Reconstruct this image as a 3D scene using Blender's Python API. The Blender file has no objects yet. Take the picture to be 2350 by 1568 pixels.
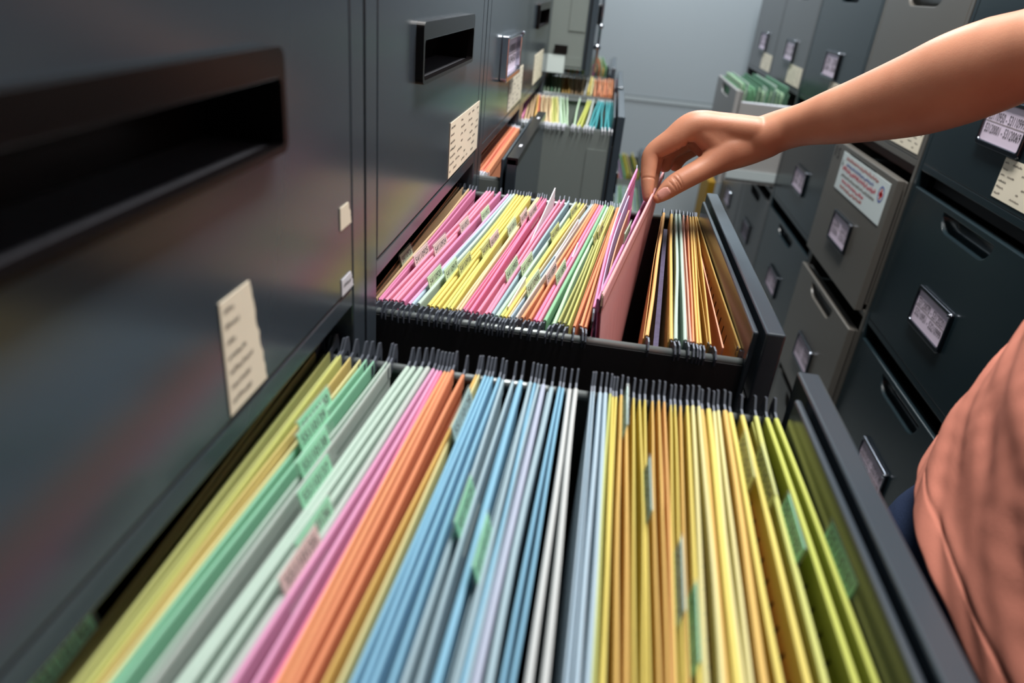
import bpy, bmesh, math, random
from mathutils import Vector, Matrix

# ------------------------------------------------------------------ camera, light, exposure
SC = bpy.context.scene
COL = SC.collection
U = 0.155                                   # metres per survey unit
CAM = Vector((0.155, 0.0, 1.2))
cd = bpy.data.cameras.new('camera')
cam = bpy.data.objects.new('camera', cd)
COL.objects.link(cam)
right = Vector((0.98685853, 0.13493566, 0.08889666))
down = Vector((0.14005039, -0.43984652, -0.88708564))
fwd = Vector((-0.0805986, 0.88787804, -0.45296408))
rot = Matrix((right, -down, -fwd)).transposed().to_4x4()
cam.matrix_world = Matrix.Translation(CAM) @ rot
cd.sensor_width = 36.0
cd.lens = 36.0 * 1627.93 / 2350.0
cd.clip_start = 0.01
cd.clip_end = 30
cd.dof.use_dof = True
cd.dof.focus_distance = 0.71
cd.dof.aperture_fstop = 4.8
SC.camera = cam

wd = bpy.data.worlds.new('world')
SC.world = wd
wd.use_nodes = True
wd.node_tree.nodes['Background'].inputs[0].default_value = (0.8, 0.9, 1.0, 1)
wd.node_tree.nodes['Background'].inputs[1].default_value = 0.15

SC.view_settings.view_transform = 'Standard'
SC.view_settings.look = 'None'
SC.view_settings.gamma = 1.0
SC.view_settings.use_curve_mapping = False
SC.view_settings.exposure = 0.0

def ceiling_lamp(x, y, sx, sy, watts, col, z=2.46):
    ld = bpy.data.lights.new('ceiling_lamp', 'AREA')
    ld.shape = 'RECTANGLE'
    ld.size = sx
    ld.size_y = sy
    ld.energy = watts
    ld.color = col
    o = bpy.data.objects.new('ceiling_lamp', ld)
    o.location = (x, y, z)
    COL.objects.link(o)
    return o
ceiling_lamp(0.40, 1.02, 0.24, 1.4, 56, (1.0, 0.985, 0.955))
ceiling_lamp(0.36, 3.12, 0.24, 0.5, 31, (0.93, 0.97, 1.0))

# ------------------------------------------------------------------ materials
def lin(c):
    c = c / 255.0
    return c / 12.92 if c <= 0.04045 else ((c + 0.055) / 1.055) ** 2.4

def rgb(t):
    return (lin(t[0]), lin(t[1]), lin(t[2]), 1.0)

MATS = {}
def mat(name, col, rough=0.5, metal=0.0, var=0.0, vscale=30.0, bump=0.0, bscale=200.0, spec=0.5, alpha=1.0, sss=0.0, coat=0.0, thin=0.0):
    if name in MATS:
        return MATS[name]
    m = bpy.data.materials.new(name)
    m.use_nodes = True
    nt = m.node_tree
    b = nt.nodes['Principled BSDF']
    b.inputs['Base Color'].default_value = rgb(col)
    b.inputs['Roughness'].default_value = rough
    b.inputs['Metallic'].default_value = metal
    b.inputs['Specular IOR Level'].default_value = spec
    b.inputs['Alpha'].default_value = alpha
    if coat:
        b.inputs['Coat Weight'].default_value = coat
        b.inputs['Coat Roughness'].default_value = 0.12
    if sss:
        b.inputs['Subsurface Weight'].default_value = sss
        b.inputs['Subsurface Radius'].default_value = (1.0, 0.35, 0.2)
        b.inputs['Subsurface Scale'].default_value = 0.006
    if thin:
        # light passes through thin card and paper
        tr = nt.nodes.new('ShaderNodeBsdfTranslucent')
        tr.inputs['Color'].default_value = rgb(col)
        ms = nt.nodes.new('ShaderNodeMixShader')
        ms.inputs[0].default_value = thin
        nt.links.new(b.outputs[0], ms.inputs[1]); nt.links.new(tr.outputs[0], ms.inputs[2])
        nt.links.new(ms.outputs[0], nt.nodes['Material Output'].inputs['Surface'])
    if var or bump:
        tc = nt.nodes.new('ShaderNodeTexCoord')
    if var:
        n = nt.nodes.new('ShaderNodeTexNoise')
        n.inputs['Scale'].default_value = vscale
        n.inputs['Detail'].default_value = 4
        r = nt.nodes.new('ShaderNodeMapRange')
        r.inputs['To Min'].default_value = 1 - var
        r.inputs['To Max'].default_value = 1 + var
        mx = nt.nodes.new('ShaderNodeMix')
        mx.data_type = 'RGBA'
        mx.blend_type = 'MULTIPLY'
        mx.inputs[0].default_value = 1.0
        mx.inputs[6].default_value = rgb(col)
        nt.links.new(tc.outputs['Object'], n.inputs['Vector'])
        nt.links.new(n.outputs['Fac'], r.inputs['Value'])
        nt.links.new(r.outputs['Result'], mx.inputs[7])
        nt.links.new(mx.outputs[2], b.inputs['Base Color'])
    if bump:
        n2 = nt.nodes.new('ShaderNodeTexNoise')
        n2.inputs['Scale'].default_value = bscale
        n2.inputs['Detail'].default_value = 3
        bp = nt.nodes.new('ShaderNodeBump')
        bp.inputs['Strength'].default_value = bump
        bp.inputs['Distance'].default_value = 0.001
        nt.links.new(tc.outputs['Object'], n2.inputs['Vector'])
        nt.links.new(n2.outputs['Fac'], bp.inputs['Height'])
        nt.links.new(bp.outputs['Normal'], b.inputs['Normal'])
    MATS[name] = m
    return m

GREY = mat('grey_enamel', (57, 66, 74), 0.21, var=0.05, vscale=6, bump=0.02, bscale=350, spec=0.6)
GREYLIT = mat('grey_enamel_lit', (120, 128, 125), 0.4, var=0.04, vscale=5)  # lighter copy of the grey enamel, painting in the light on drawer sides
GREYSHADE = mat('grey_enamel_shaded', (40, 40, 42), 0.55)  # dark enamel with shade painted in, for gaps and the nearer drawer boxes
TEAL = mat('dark_teal_enamel', (27, 39, 44), 0.25, var=0.05, vscale=6, bump=0.02, bscale=350, spec=0.55)
TAUPE = mat('taupe_enamel', (92, 89, 84), 0.3, var=0.05, vscale=6, bump=0.02, bscale=350, spec=0.5)
MIDGREY = mat('mid_grey_enamel', (94, 96, 98), 0.32, var=0.04, vscale=6, spec=0.5)
PALEGREY = mat('pale_grey_enamel', (150, 149, 148), 0.4, var=0.04, vscale=6)
RUST = mat('brown_primer', (92, 64, 56), 0.5, var=0.2, vscale=40)
BLACKPL = mat('black_plastic', (14, 11, 12), 0.26, spec=0.25)
DUSTY = mat('dusty_black_plastic', (52, 52, 58), 0.55, var=0.5, vscale=300)
CHROME = mat('chrome', (190, 195, 205), 0.12, 1.0)
DARKCHROME = mat('dark_chrome', (96, 100, 108), 0.2, 1.0)
STEEL = mat('steel', (120, 124, 130), 0.3, 0.9)
DARKSTEEL = mat('dark_steel', (86, 92, 103), 0.48, 0.4)
RAILMET = mat('rail_steel', (118, 124, 124), 0.34, 0.4)
WHITEPL = mat('white_plastic', (226, 230, 240), 0.35)
CREAM = mat('cream_paper', (232, 222, 200), 0.8, var=0.03, vscale=40)
LILACP = mat('lilac_card', (224, 208, 226), 0.6)
INK = mat('black_ink', (30, 28, 30), 0.7)
FADEINK = mat('faded_ink', (112, 100, 92), 0.8)
REDINK = mat('red_ink', (214, 60, 84), 0.7)
BROWNINK = mat('brown_red_ink', (190, 84, 74), 0.7)
BLUEINK = mat('blue_ink', (92, 104, 168), 0.7)
SIGNP = mat('sign_paper', (206, 216, 216), 0.5)
WHITEP = mat('white_paper', (240, 240, 246), 0.75, thin=0.35)
CLEAR = mat('clear_plastic', (210, 222, 214), 0.12, spec=0.5, alpha=0.10)
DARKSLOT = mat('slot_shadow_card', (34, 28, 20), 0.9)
WALLM = mat('painted_panel_wall', (166, 176, 182), 0.45, var=0.03, vscale=1.5)
FLOORM = mat('vinyl_floor', (120, 124, 124), 0.35, var=0.08, vscale=8)
CEILM = mat('ceiling_tile', (128, 130, 132), 0.9)

FOLDC = {
 'olv': ((150, 142, 62), 'olive'), 'olg': ((178, 182, 88), 'olive green'), 'ylg': ((208, 212, 96), 'lime yellow'),
 'mus': ((214, 190, 92), 'mustard'), 'pyl': ((236, 226, 146), 'pale yellow'), 'mnt': ((134, 214, 172), 'mint green'),
 'sag': ((178, 206, 190), 'sage green'), 'sgr': ((180, 194, 186), 'grey green'), 'lpk': ((236, 150, 200), 'lilac pink'),
 'hpk': ((250, 112, 164), 'hot pink'), 'org': ((244, 150, 88), 'orange'), 'dor': ((230, 124, 70), 'deep orange'),
 'gld': ((236, 186, 78), 'golden yellow'), 'blu': ((112, 184, 220), 'sky blue'), 'gbl': ((150, 184, 198), 'grey blue'),
 'lav': ((172, 184, 212), 'lavender blue'), 'wht': ((206, 212, 212), 'off white'), 'pbl': ((170, 200, 220), 'pale blue'),
 'yel': ((236, 214, 84), 'yellow'), 'ory': ((240, 176, 84), 'amber'), 'lim': ((198, 206, 66), 'bright lime'),
 'tan': ((206, 168, 116), 'tan'), 'mag': ((222, 110, 164), 'magenta'), 'pnk': ((246, 130, 168), 'pink'),
 'crm': ((240, 212, 156), 'cream'), 'crg': ((214, 206, 196), 'greyish cream'), 'grn': ((120, 196, 140), 'green'),
 'lgn': ((184, 222, 180), 'light green'), 'sal': ((240, 168, 140), 'salmon'), 'ror': ((226, 96, 60), 'red orange'),
 'tea': ((20, 150, 160), 'teal'), 'lil': ((186, 160, 206), 'lilac'), 'dgn': ((70, 130, 96), 'dark green'),
 'big': ((240, 162, 166), 'large salmon pink'), 'yll': ((226, 212, 66), 'acid yellow')}
def fmat(c):
    k = tuple(min(250, v + (250 - v) * .26) for v in FOLDC[c][0])
    return mat('card_' + FOLDC[c][1].replace(' ', '_'), k, 0.72, var=0.035, vscale=90, bump=0.06, bscale=900, spec=0.25, thin=0.22)
TABC = {'gw': (216, 238, 206), 'pw': (240, 218, 216), 'yg': (222, 228, 150), 'mg': (170, 238, 204), 'bg': (188, 220, 220)}
def tmat(c):
    return mat('tab_card_' + c, TABC[c], 0.6, thin=0.4)

# ------------------------------------------------------------------ mesh helpers
class MB:
    def __init__(self):
        self.v = []; self.f = []; self.m = []; self.mats = []
    def mi(self, m):
        if m not in self.mats: self.mats.append(m)
        return self.mats.index(m)
    def add(self, vs, fs, m):
        k = len(self.v); i = self.mi(m)
        self.v += [tuple(p) for p in vs]
        for f in fs:
            self.f.append([k + a for a in f]); self.m.append(i)
    def box(self, x0, x1, y0, y1, z0, z1, m):
        if x0 > x1: x0, x1 = x1, x0
        vs = [(x, y, z) for x in (x0, x1) for y in (y0, y1) for z in (z0, z1)]
        self.add(vs, [(0, 1, 3, 2), (4, 6, 7, 5), (0, 4, 5, 1), (2, 3, 7, 6), (0, 2, 6, 4), (1, 5, 7, 3)], m)
    def loft(self, loops, m, caps=True, closed=True):
        n = len(loops[0]); vs = [p for l in loops for p in l]; fs = []
        for i in range(len(loops) - 1):
            for j in range(n if closed else n - 1):
                a = i * n + j; b = i * n + (j + 1) % n
                fs.append((a, b, b + n, a + n))
        if caps:
            fs.append(tuple(range(n))[::-1]); fs.append(tuple(range((len(loops) - 1) * n, len(loops) * n)))
        self.add(vs, fs, m)
    def tube(self, pts, rs, m, n=10):
        pts = [Vector(p) for p in pts]
        if not hasattr(rs, '__len__'): rs = [rs] * len(pts)
        loops = []; ref = None
        for i, p in enumerate(pts):
            t = (pts[min(i + 1, len(pts) - 1)] - pts[max(i - 1, 0)]).normalized()
            if ref is None:
                ref = t.orthogonal().normalized()
            a = (ref - t * ref.dot(t)).normalized(); ref = a; b = t.cross(a)
            loops.append([p + (a * math.cos(2 * math.pi * k / n) + b * math.sin(2 * math.pi * k / n)) * rs[i] for k in range(n)])
        self.loft(loops, m)
    def ball(self, c, r, m, n=12, s=(1, 1, 1)):
        c = Vector(c); loops = []
        for i in range(1, n):
            a = math.pi * i / n
            loops.append([c + Vector((r * s[0] * math.sin(a) * math.cos(2 * math.pi * k / n), r * s[1] * math.sin(a) * math.sin(2 * math.pi * k / n), -r * s[2] * math.cos(a))) for k in range(n)])
        self.loft(loops, m)
    def prism(self, poly, t0, t1, m, fn):
        # poly of (a,b); fn(a,b,t) gives the point
        self.loft([[fn(a, b, t0) for a, b in poly], [fn(a, b, t1) for a, b in poly]], m)
    def plate_hole(self, outer, inner, t0, t1, m, fn):
        # a plate with an opening through it
        bm = bmesh.new()
        loops = []
        for L in (outer, inner):
            vs = [bm.verts.new((a, b, 0)) for a, b in L]
            for i in range(len(vs)): bm.edges.new((vs[i], vs[(i + 1) % len(vs)]))
            loops.append(vs)
        bmesh.ops.triangle_fill(bm, use_beauty=True, edges=bm.edges[:])
        bm.verts.index_update()
        pts = [(v.co.x, v.co.y) for v in bm.verts]
        tris = [tuple(v.index for v in f.verts) for f in bm.faces]
        bm.free()
        n = len(pts)
        vs = [fn(a, b, t0) for a, b in pts] + [fn(a, b, t1) for a, b in pts]
        fs = list(tris) + [tuple(i + n for i in t[::-1]) for t in tris]
        k = 0
        for L in (outer, inner):
            for i in range(len(L)):
                a = k + i; b = k + (i + 1) % len(L)
                fs.append((a, b, b + n, a + n))
            k += len(L)
        self.add(vs, fs, m)
    def build(self, name, parent=None, smooth=False, bevel=0.0, recalc=True):
        me = bpy.data.meshes.new(name)
        me.from_pydata([Vector(p) for p in self.v], [], self.f)
        for mm_ in self.mats: me.materials.append(mm_)
        for p, i in zip(me.polygons, self.m):
            p.material_index = i; p.use_smooth = smooth
        if recalc:
            bm = bmesh.new(); bm.from_mesh(me)
            bmesh.ops.recalc_face_normals(bm, faces=bm.faces[:])
            bm.to_mesh(me); bm.free()
        me.update()
        o = bpy.data.objects.new(name, me)
        COL.objects.link(o)
        if parent: o.parent = parent
        if bevel:
            bv = o.modifiers.new('bevel', 'BEVEL')
            bv.width = bevel; bv.segments = 2; bv.limit_method = 'ANGLE'; bv.angle_limit = math.radians(40)
        return o

def tag(o, label, cat, group=None):
    o['label'] = label; o['category'] = cat
    if group: o['group'] = group
    return o
def thing(name, label, cat, loc=(0, 0, 0), group=None):
    o = bpy.data.objects.new(name, None)
    o.empty_display_size = 0.02
    COL.objects.link(o)
    return tag(o, label, cat, group)
def structure(o):
    o['kind'] = 'structure'
    return o

TEXTC = {}
def text_mesh(s):
    # flat lettering as (verts, faces), left aligned on its baseline, 1 unit high
    if s in TEXTC: return TEXTC[s]
    cu = bpy.data.curves.new('lettering', 'FONT')
    cu.body = s; cu.size = 1.0; cu.resolution_u = 2
    o = bpy.data.objects.new('lettering', cu)
    COL.objects.link(o)
    dg = bpy.context.evaluated_depsgraph_get()
    me = bpy.data.meshes.new_from_object(o.evaluated_get(dg))
    vs = [(v.co.x, v.co.y) for v in me.vertices]; fs = [tuple(p.vertices) for p in me.polygons]
    bpy.data.objects.remove(o); bpy.data.curves.remove(cu); bpy.data.meshes.remove(me)
    TEXTC[s] = (vs, fs)
    return TEXTC[s]
def put_text(mb, s, m, fn, x, y, w, h, t):
    # lettering fitted into the box w by h with its lower left corner at x, y
    vs, fs = text_mesh(s)
    x0 = min(v[0] for v in vs); x1 = max(v[0] for v in vs); y0 = min(v[1] for v in vs); y1 = max(v[1] for v in vs)
    mb.add([fn(x + (a - x0) / (x1 - x0) * w, y + (b - y0) / (y1 - y0) * h, t) for a, b in vs], fs, m)
def scribble(mb, m, fn, x, y, w, h, t, rnd):
    # a run of small handwritten-looking strokes
    k = x
    while k < x + w:
        l = h * rnd.uniform(0.25, 0.6); hh = h * rnd.uniform(0.5, 1.0)
        b = rnd.uniform(-0.15, 0.25) * h; s = rnd.uniform(-0.2, 0.4) * l
        mb.add([fn(k, y + b, t), fn(k + l * 0.45, y + b, t), fn(k + l * 0.45 + s, y + b + hh, t), fn(k + s, y + b + hh, t)], [(0, 1, 2, 3)], m)
        mb.add([fn(k, y + b + hh * 0.35, t), fn(k + l, y + b + hh * 0.35, t), fn(k + l, y + b + hh * 0.6, t), fn(k, y + b + hh * 0.6, t)], [(0, 1, 2, 3)], m)
        k += l * 1.15
def rrect(x0, x1, y0, y1, r, n=5):
    P = []
    for cx, cy, a0 in ((x1 - r, y1 - r, 0), (x0 + r, y1 - r, 90), (x0 + r, y0 + r, 180), (x1 - r, y0 + r, 270)):
        for i in range(n + 1):
            a = math.radians(a0 + 90 * i / n)
            P.append((cx + r * math.cos(a), cy + r * math.sin(a)))
    return P

# measured positions: leaf (far x, near x, colour) in millimetres; tab (leaf, y, width, card, number)
LEAVES_A = [(-23.5, -9.7, 'olv'), (-19.4, -8.1, 'olv'), (-12.2, -6.5, 'olg'), (-9.0, -4.9, 'olg'), (-3.1, -3.3, 'olg'), (-0.9, -1.7, 'ylg'), (6.0, -0.1, 'mus'), (13.2, 1.5, 'pyl'), (17.5, 3.1, 'mnt'), (22.8, 4.7, 'mnt'), (32.1, 11.7, 'sag'), (34.3, 13.4, 'sgr'), (47.0, 19.9, 'sag'), (51.3, 25.5, 'sag'), (56.5, 32.4, 'sag'), (61.1, 38.6, 'sgr'), (65.1, 42.3, 'lpk'), (67.9, 50.7, 'lpk'), (70.3, 58.2, 'hpk'), (73.1, 61.0, 'org'), (75.5, 63.9, 'org'), (78.3, 67.3, 'dor'), (85.9, 71.5, 'dor'), (95.0, 75.4, 'gld'), (96.8, 81.0, 'pyl'), (101.1, 86.0, 'blu'), (103.5, 91.3, 'blu'), (105.9, 96.6, 'blu'), (111.0, 104.2, 'blu'), (113.5, 107.8, 'gbl'), (120.4, 115.0, 'gbl'), (125.8, 120.6, 'blu'), (132.4, 126.9, 'gbl'), (135.4, 129.7, 'blu'), (137.8, 132.0, 'gbl'), (141.4, 135.5, 'lav'), (147.1, 140.8, 'gbl'), (152.4, 145.9, 'blu'), (154.8, 148.2, 'blu'), (159.3, 157.0, 'wht'), (163.4, 165.4, 'wht'), (174.1, 168.8, 'pbl'), (175.8, 170.4, 'pbl'), (180.0, 174.1, 'pbl'), (183.5, 177.3, 'pbl'), (186.8, 180.3, 'ylg'), (188.8, 183.0, 'yel'), (190.9, 185.9, 'yel'), (194.1, 190.3, 'gld'), (197.9, 195.6, 'gld'), (202.6, 197.8, 'yel'), (206.7, 199.8, 'yel'), (210.2, 201.5, 'yel'), (215.2, 204.0, 'gld'), (219.2, 206.0, 'gld'), (223.0, 207.8, 'ory'), (227.7, 210.1, 'yel'), (230.3, 211.7, 'yel'), (234.1, 213.5, 'gld'), (238.4, 215.8, 'yel'), (241.9, 219.5, 'pyl'), (245.9, 223.9, 'pyl'), (248.5, 226.7, 'gld'), (252.5, 231.2, 'yel'), (256.3, 235.3, 'pyl'), (258.9, 238.2, 'pyl'), (263.2, 245.9, 'gld'), (266.9, 252.8, 'yel'), (274.9, 267.7, 'yel'), (283.7, 273.2, 'ylg'), (290.9, 288.4, 'lim'), (296.8, 299.6, 'lim')]
LEAVES_B = [(-17.0, -14.6, 'org'), (-14.1, -13.1, 'tan'), (-8.4, -11.6, 'tan'), (-1.0, -9.4, 'tan'), (3.0, -6.8, 'mag'), (7.5, -4.9, 'mag'), (22.9, -0.8, 'pnk'), (26.8, 5.1, 'pnk'), (31.3, 8.1, 'pnk'), (39.8, 13.6, 'mag'), (50.0, 18.8, 'lpk'), (53.9, 21.8, 'pbl'), (57.9, 26.9, 'sag'), (61.8, 35.4, 'yel'), (65.8, 38.7, 'yel'), (69.7, 43.1, 'yel'), (73.6, 47.6, 'yel'), (76.4, 51.2, 'ylg'), (79.2, 54.2, 'yel'), (88.2, 58.9, 'crm'), (90.4, 61.5, 'crm'), (93.8, 64.8, 'hpk'), (96.6, 66.3, 'pnk'), (99.4, 70.2, 'hpk'), (109.4, 76.8, 'pnk'), (116.7, 83.3, 'pnk'), (122.3, 86.2, 'pnk'), (128.4, 89.1, 'gbl'), (136.7, 92.8, 'sag'), (142.8, 96.4, 'ylg'), (147.3, 99.3, 'yel'), (151.1, 102.5, 'crm'), (157.2, 104.3, 'pbl'), (159.4, 108.7, 'crg'), (162.2, 113.7, 'org'), (165.0, 119.8, 'dor'), (168.3, 124.2, 'hpk'), (171.6, 127.4, 'pnk'), (174.9, 132.4, 'grn'), (178.2, 139.9, 'lgn'), (181.5, 143.5, 'olg'), (183.7, 148.1, 'olg'), (185.9, 151.7, 'ylg'), (190.3, 156.7, 'dor'), (193.1, 162.0, 'org'), (195.8, 165.9, 'org')]
LEAVES_B_RIGHT = [(248.9, 215.6, 'ory'), (258.6, 235.2, 'gld'), (264.1, 238.7, 'sag'), (268.4, 246.3, 'sag'), (273.3, 250.8, 'sal'), (278.2, 252.9, 'org'), (282.0, 256.4, 'gld'), (285.2, 258.8, 'gld'), (288.0, 266.4, 'gld'), (289.9, 289.9, 'gld')]
TABS_B = [(3, 619.0, 36.7, 'gw', '54110926'), (6, 625.1, 45.7, 'pw', '54110925'), (8, 656.0, 44.3, 'pw', '54110924'), (9, 725.4, 30.6, 'pw', '54110923'), (10, 780.4, 40.6, 'gw', '54110922'), (12, 574.3, 39.5, 'gw', '54110920'), (13, 597.2, 42.0, 'gw', '54110919'), (15, 617.0, 46.5, 'yg', '54110918'), (17, 663.5, 29.5, 'yg', '54110915'), (18, 696.0, 41.6, 'pw', '54110914'), (19, 742.5, 46.1, 'gw', '54110913'), (21, 781.1, 41.5, 'pw', '54110909'), (23, 809.7, 48.0, 'pw', '54110908'), (26, 616.3, 51.8, 'gw', '54110903'), (28, 638.1, 48.5, 'gw', '54110902'), (33, 591.4, 52.7, 'gw', '54110900'), (35, 621.0, 46.2, 'pw', '54110899'), (37, 627.9, 58.1, 'gw', '54110898'), (29, 743.7, 46.7, 'yg', '54110906'), (30, 835.7, 42.0, 'yg', '54110901'), (41, 749.0, 57.9, 'yg', '54110895'), (42, 769.8, 55.6, 'yg', '54110894')]
TABS_A = [(8, 340.1, 44.6, 'mg', '55110140'), (9, 326.1, 39.8, 'mg', '55110139'), (11, 302.2, 35.8, 'mg', '55110138'), (12, 279.6, 32.5, 'mg', '55110137'), (15, 245.3, 37.6, 'mg', '55110136'), (16, 225.2, 32.5, 'pw', '55110135'), (30, 278.5, 40.4, 'mg', '55110125'), (32, 250.2, 39.7, 'mg', '55110122'), (25, 359.2, 49.8, 'bg', '55110128'), (0, 160.8, 23.2, 'mg', '55110145'), (67, 356.9, 96.0, 'yg', '55110105'), (68, 344.5, 66.7, 'yg', '55110104'), (69, 301.4, 45.8, 'mg', '55110102'), (71, 282.8, 47.0, 'mg', '55110101'), (58, 225.0, 46.4, 'mg', '55110110'), (56, 252.7, 51.5, 'bg', '55110112'), (48, 388.8, 56.9, 'bg', '55110118'), (51, 315.0, 67.7, 'bg', '55110116')]
LEAVES_D = [(-29.0, -8.9, 'mag'), (-23.6, -3.6, 'mag'), (-20.4, 3.4, 'tan'), (-16.1, 9.6, 'tan'), (-10.7, 16.6, 'tan'), (-5.3, 23.6, 'gld'), (-1.0, 29.8, 'ror'), (5.4, 37.7, 'crm'), (9.7, 43.8, 'tan'), (16.2, 48.2, 'crm'), (21.5, 52.6, 'tan'), (28.0, 57.0, 'pyl'), (32.3, 61.3, 'ylg'), (37.6, 65.7, 'ylg'), (41.9, 70.1, 'pyl'), (47.3, 75.3, 'sag'), (51.5, 79.7, 'lgn'), (56.9, 84.9, 'lgn'), (65.4, 89.3, 'lgn'), (96.4, 103.2, 'lgn'), (116.6, 109.3, 'lim'), (123.0, 116.3, 'lim'), (129.3, 126.7, 'sgr'), (142.1, 133.7, 'tea'), (147.4, 138.0, 'tea'), (150.6, 144.9, 'tea'), (154.8, 157.0, 'tea'), (162.2, 164.0, 'tea'), (168.6, 170.9, 'tea'), (173.8, 176.1, 'tea')]
LEAVES_E = [(-29.1, -1.0, 'lgn'), (-21.1, 8.1, 'lgn'), (-13.1, 17.2, 'grn'), (-2.5, 26.3, 'lgn'), (9.5, 36.5, 'lgn'), (21.4, 46.7, 'gld'), (29.4, 54.6, 'gld'), (37.3, 62.6, 'gld'), (47.9, 70.5, 'tan'), (62.5, 80.7, 'tan'), (71.7, 88.6, 'tan'), (84.9, 96.5, 'crm'), (98.1, 103.3, 'wht'), (108.7, 111.2, 'yel'), (114.0, 119.1, 'pyl'), (121.9, 129.2, 'org'), (131.1, 137.1, 'dor'), (139.0, 145.0, 'org'), (146.9, 151.7, 'org'), (153.4, 158.4, 'dor'), (161.3, 165.2, 'org'), (169.2, 171.9, 'org'), (174.4, 178.6, 'dor'), (182.3, 185.4, 'pnk')]
ARM = [(0.3321, 0.824, 1.0727, 0.0233), (0.3518, 0.8205, 1.0844, 0.0221), (0.3686, 0.8118, 1.0931, 0.0222), (0.3877, 0.8015, 1.1027, 0.0267), (0.4126, 0.7856, 1.1155, 0.0321), (0.4476, 0.7552, 1.1381, 0.0394), (0.4691, 0.7326, 1.1561, 0.042), (0.4876, 0.7118, 1.1717, 0.0406), (0.5041, 0.6907, 1.1848, 0.0364), (0.5172, 0.6743, 1.1945, 0.0337)]
HAND_INDEX = [(0.3227, 0.8222, 1.0775, 0.0142), (0.2884, 0.8276, 1.0765, 0.0139), (0.2568, 0.8289, 1.0736, 0.0159), (0.235, 0.8219, 1.0572, 0.0131), (0.2163, 0.8168, 1.0416, 0.0102), (0.2149, 0.8086, 1.0257, 0.009), (0.2155, 0.8023, 1.0155, 0.008), (0.2169, 0.7952, 1.0037, 0.0066), (0.2174, 0.7922, 0.9976, 0.0053)]
HAND_MIDDLE = [(0.3289, 0.8422, 1.0757, 0.0146), (0.2941, 0.8498, 1.0748, 0.0147), (0.262, 0.8514, 1.0705, 0.0163), (0.2418, 0.8438, 1.0525, 0.0119), (0.2265, 0.838, 1.0395, 0.0105), (0.2253, 0.8302, 1.0221, 0.009), (0.225, 0.8246, 1.0113, 0.0085), (0.2255, 0.8183, 0.9988, 0.007), (0.2261, 0.8149, 0.9921, 0.0055)]
HAND_RING = [(0.3351, 0.8587, 1.0717, 0.0149), (0.3012, 0.8678, 1.0692, 0.0151), (0.2716, 0.8706, 1.0644, 0.0157), (0.252, 0.864, 1.0484, 0.0117), (0.2386, 0.8581, 1.0369, 0.0102), (0.2351, 0.8494, 1.0205, 0.0087), (0.2337, 0.8438, 1.0099, 0.0081), (0.2329, 0.8381, 0.9988, 0.0066), (0.2334, 0.8351, 0.9929, 0.0051)]
HAND_LITTLE = [(0.3408, 0.87, 1.0664, 0.0141), (0.31, 0.8828, 1.0616, 0.0138), (0.2831, 0.8864, 1.0559, 0.0145), (0.266, 0.881, 1.0417, 0.0104), (0.2541, 0.8761, 1.032, 0.0094), (0.249, 0.8687, 1.0184, 0.0078), (0.2467, 0.8641, 1.0098, 0.0073), (0.2455, 0.8597, 1.0013, 0.0057), (0.2457, 0.8573, 0.9966, 0.0047)]
HAND_THUMB = [(0.3375, 0.8286, 1.0697, 0.0211), (0.319, 0.8305, 1.0591, 0.0213), (0.2966, 0.8257, 1.0493, 0.0204), (0.2758, 0.8127, 1.0341, 0.0135), (0.2597, 0.8041, 1.0244, 0.0123), (0.2452, 0.7969, 1.0151, 0.0116), (0.2364, 0.7919, 1.007, 0.0096), (0.2301, 0.7877, 1.0009, 0.0067), (0.2284, 0.7863, 0.9991, 0.0053)]

# ------------------------------------------------------------------ the room
XL, XR, YB, YF = -0.62, 1.345, 3.56, -1.7
mb = MB(); mb.box(XL - .1, XR + .1, YF - .1, YB + .1, -.08, 0, FLOORM); structure(mb.build('floor'))
mb = MB(); mb.box(XL - .1, XR + .1, YF - .1, YB + .1, 2.5, 2.58, CEILM); structure(mb.build('ceiling'))
mb = MB(); mb.box(XL - .1, XR + .1, YB, YB + .1, 0, 2.5, WALLM); structure(mb.build('wall_back'))
mb = MB(); mb.box(XL - .1, XR + .1, YF - .1, YF, 0, 2.5, WALLM); structure(mb.build('wall_front'))
mb = MB(); mb.box(XL - .1, XL, YF, YB, 0, 2.5, WALLM); structure(mb.build('wall_left'))
mb = MB(); mb.box(XR, XR + .1, YF, YB, 0, 2.5, WALLM); structure(mb.build('wall_right'))
mb = MB()
mb.box(XL, XR, YB - .004, YB, .745, .762, mat('painted_trim', (178, 188, 192), 0.4))
mb.box(XL, XR, YB - .0025, YB, .762, .768, mat('joint_shadow', (120, 128, 132), 0.6))
structure(mb.build('trim_1'))

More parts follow.
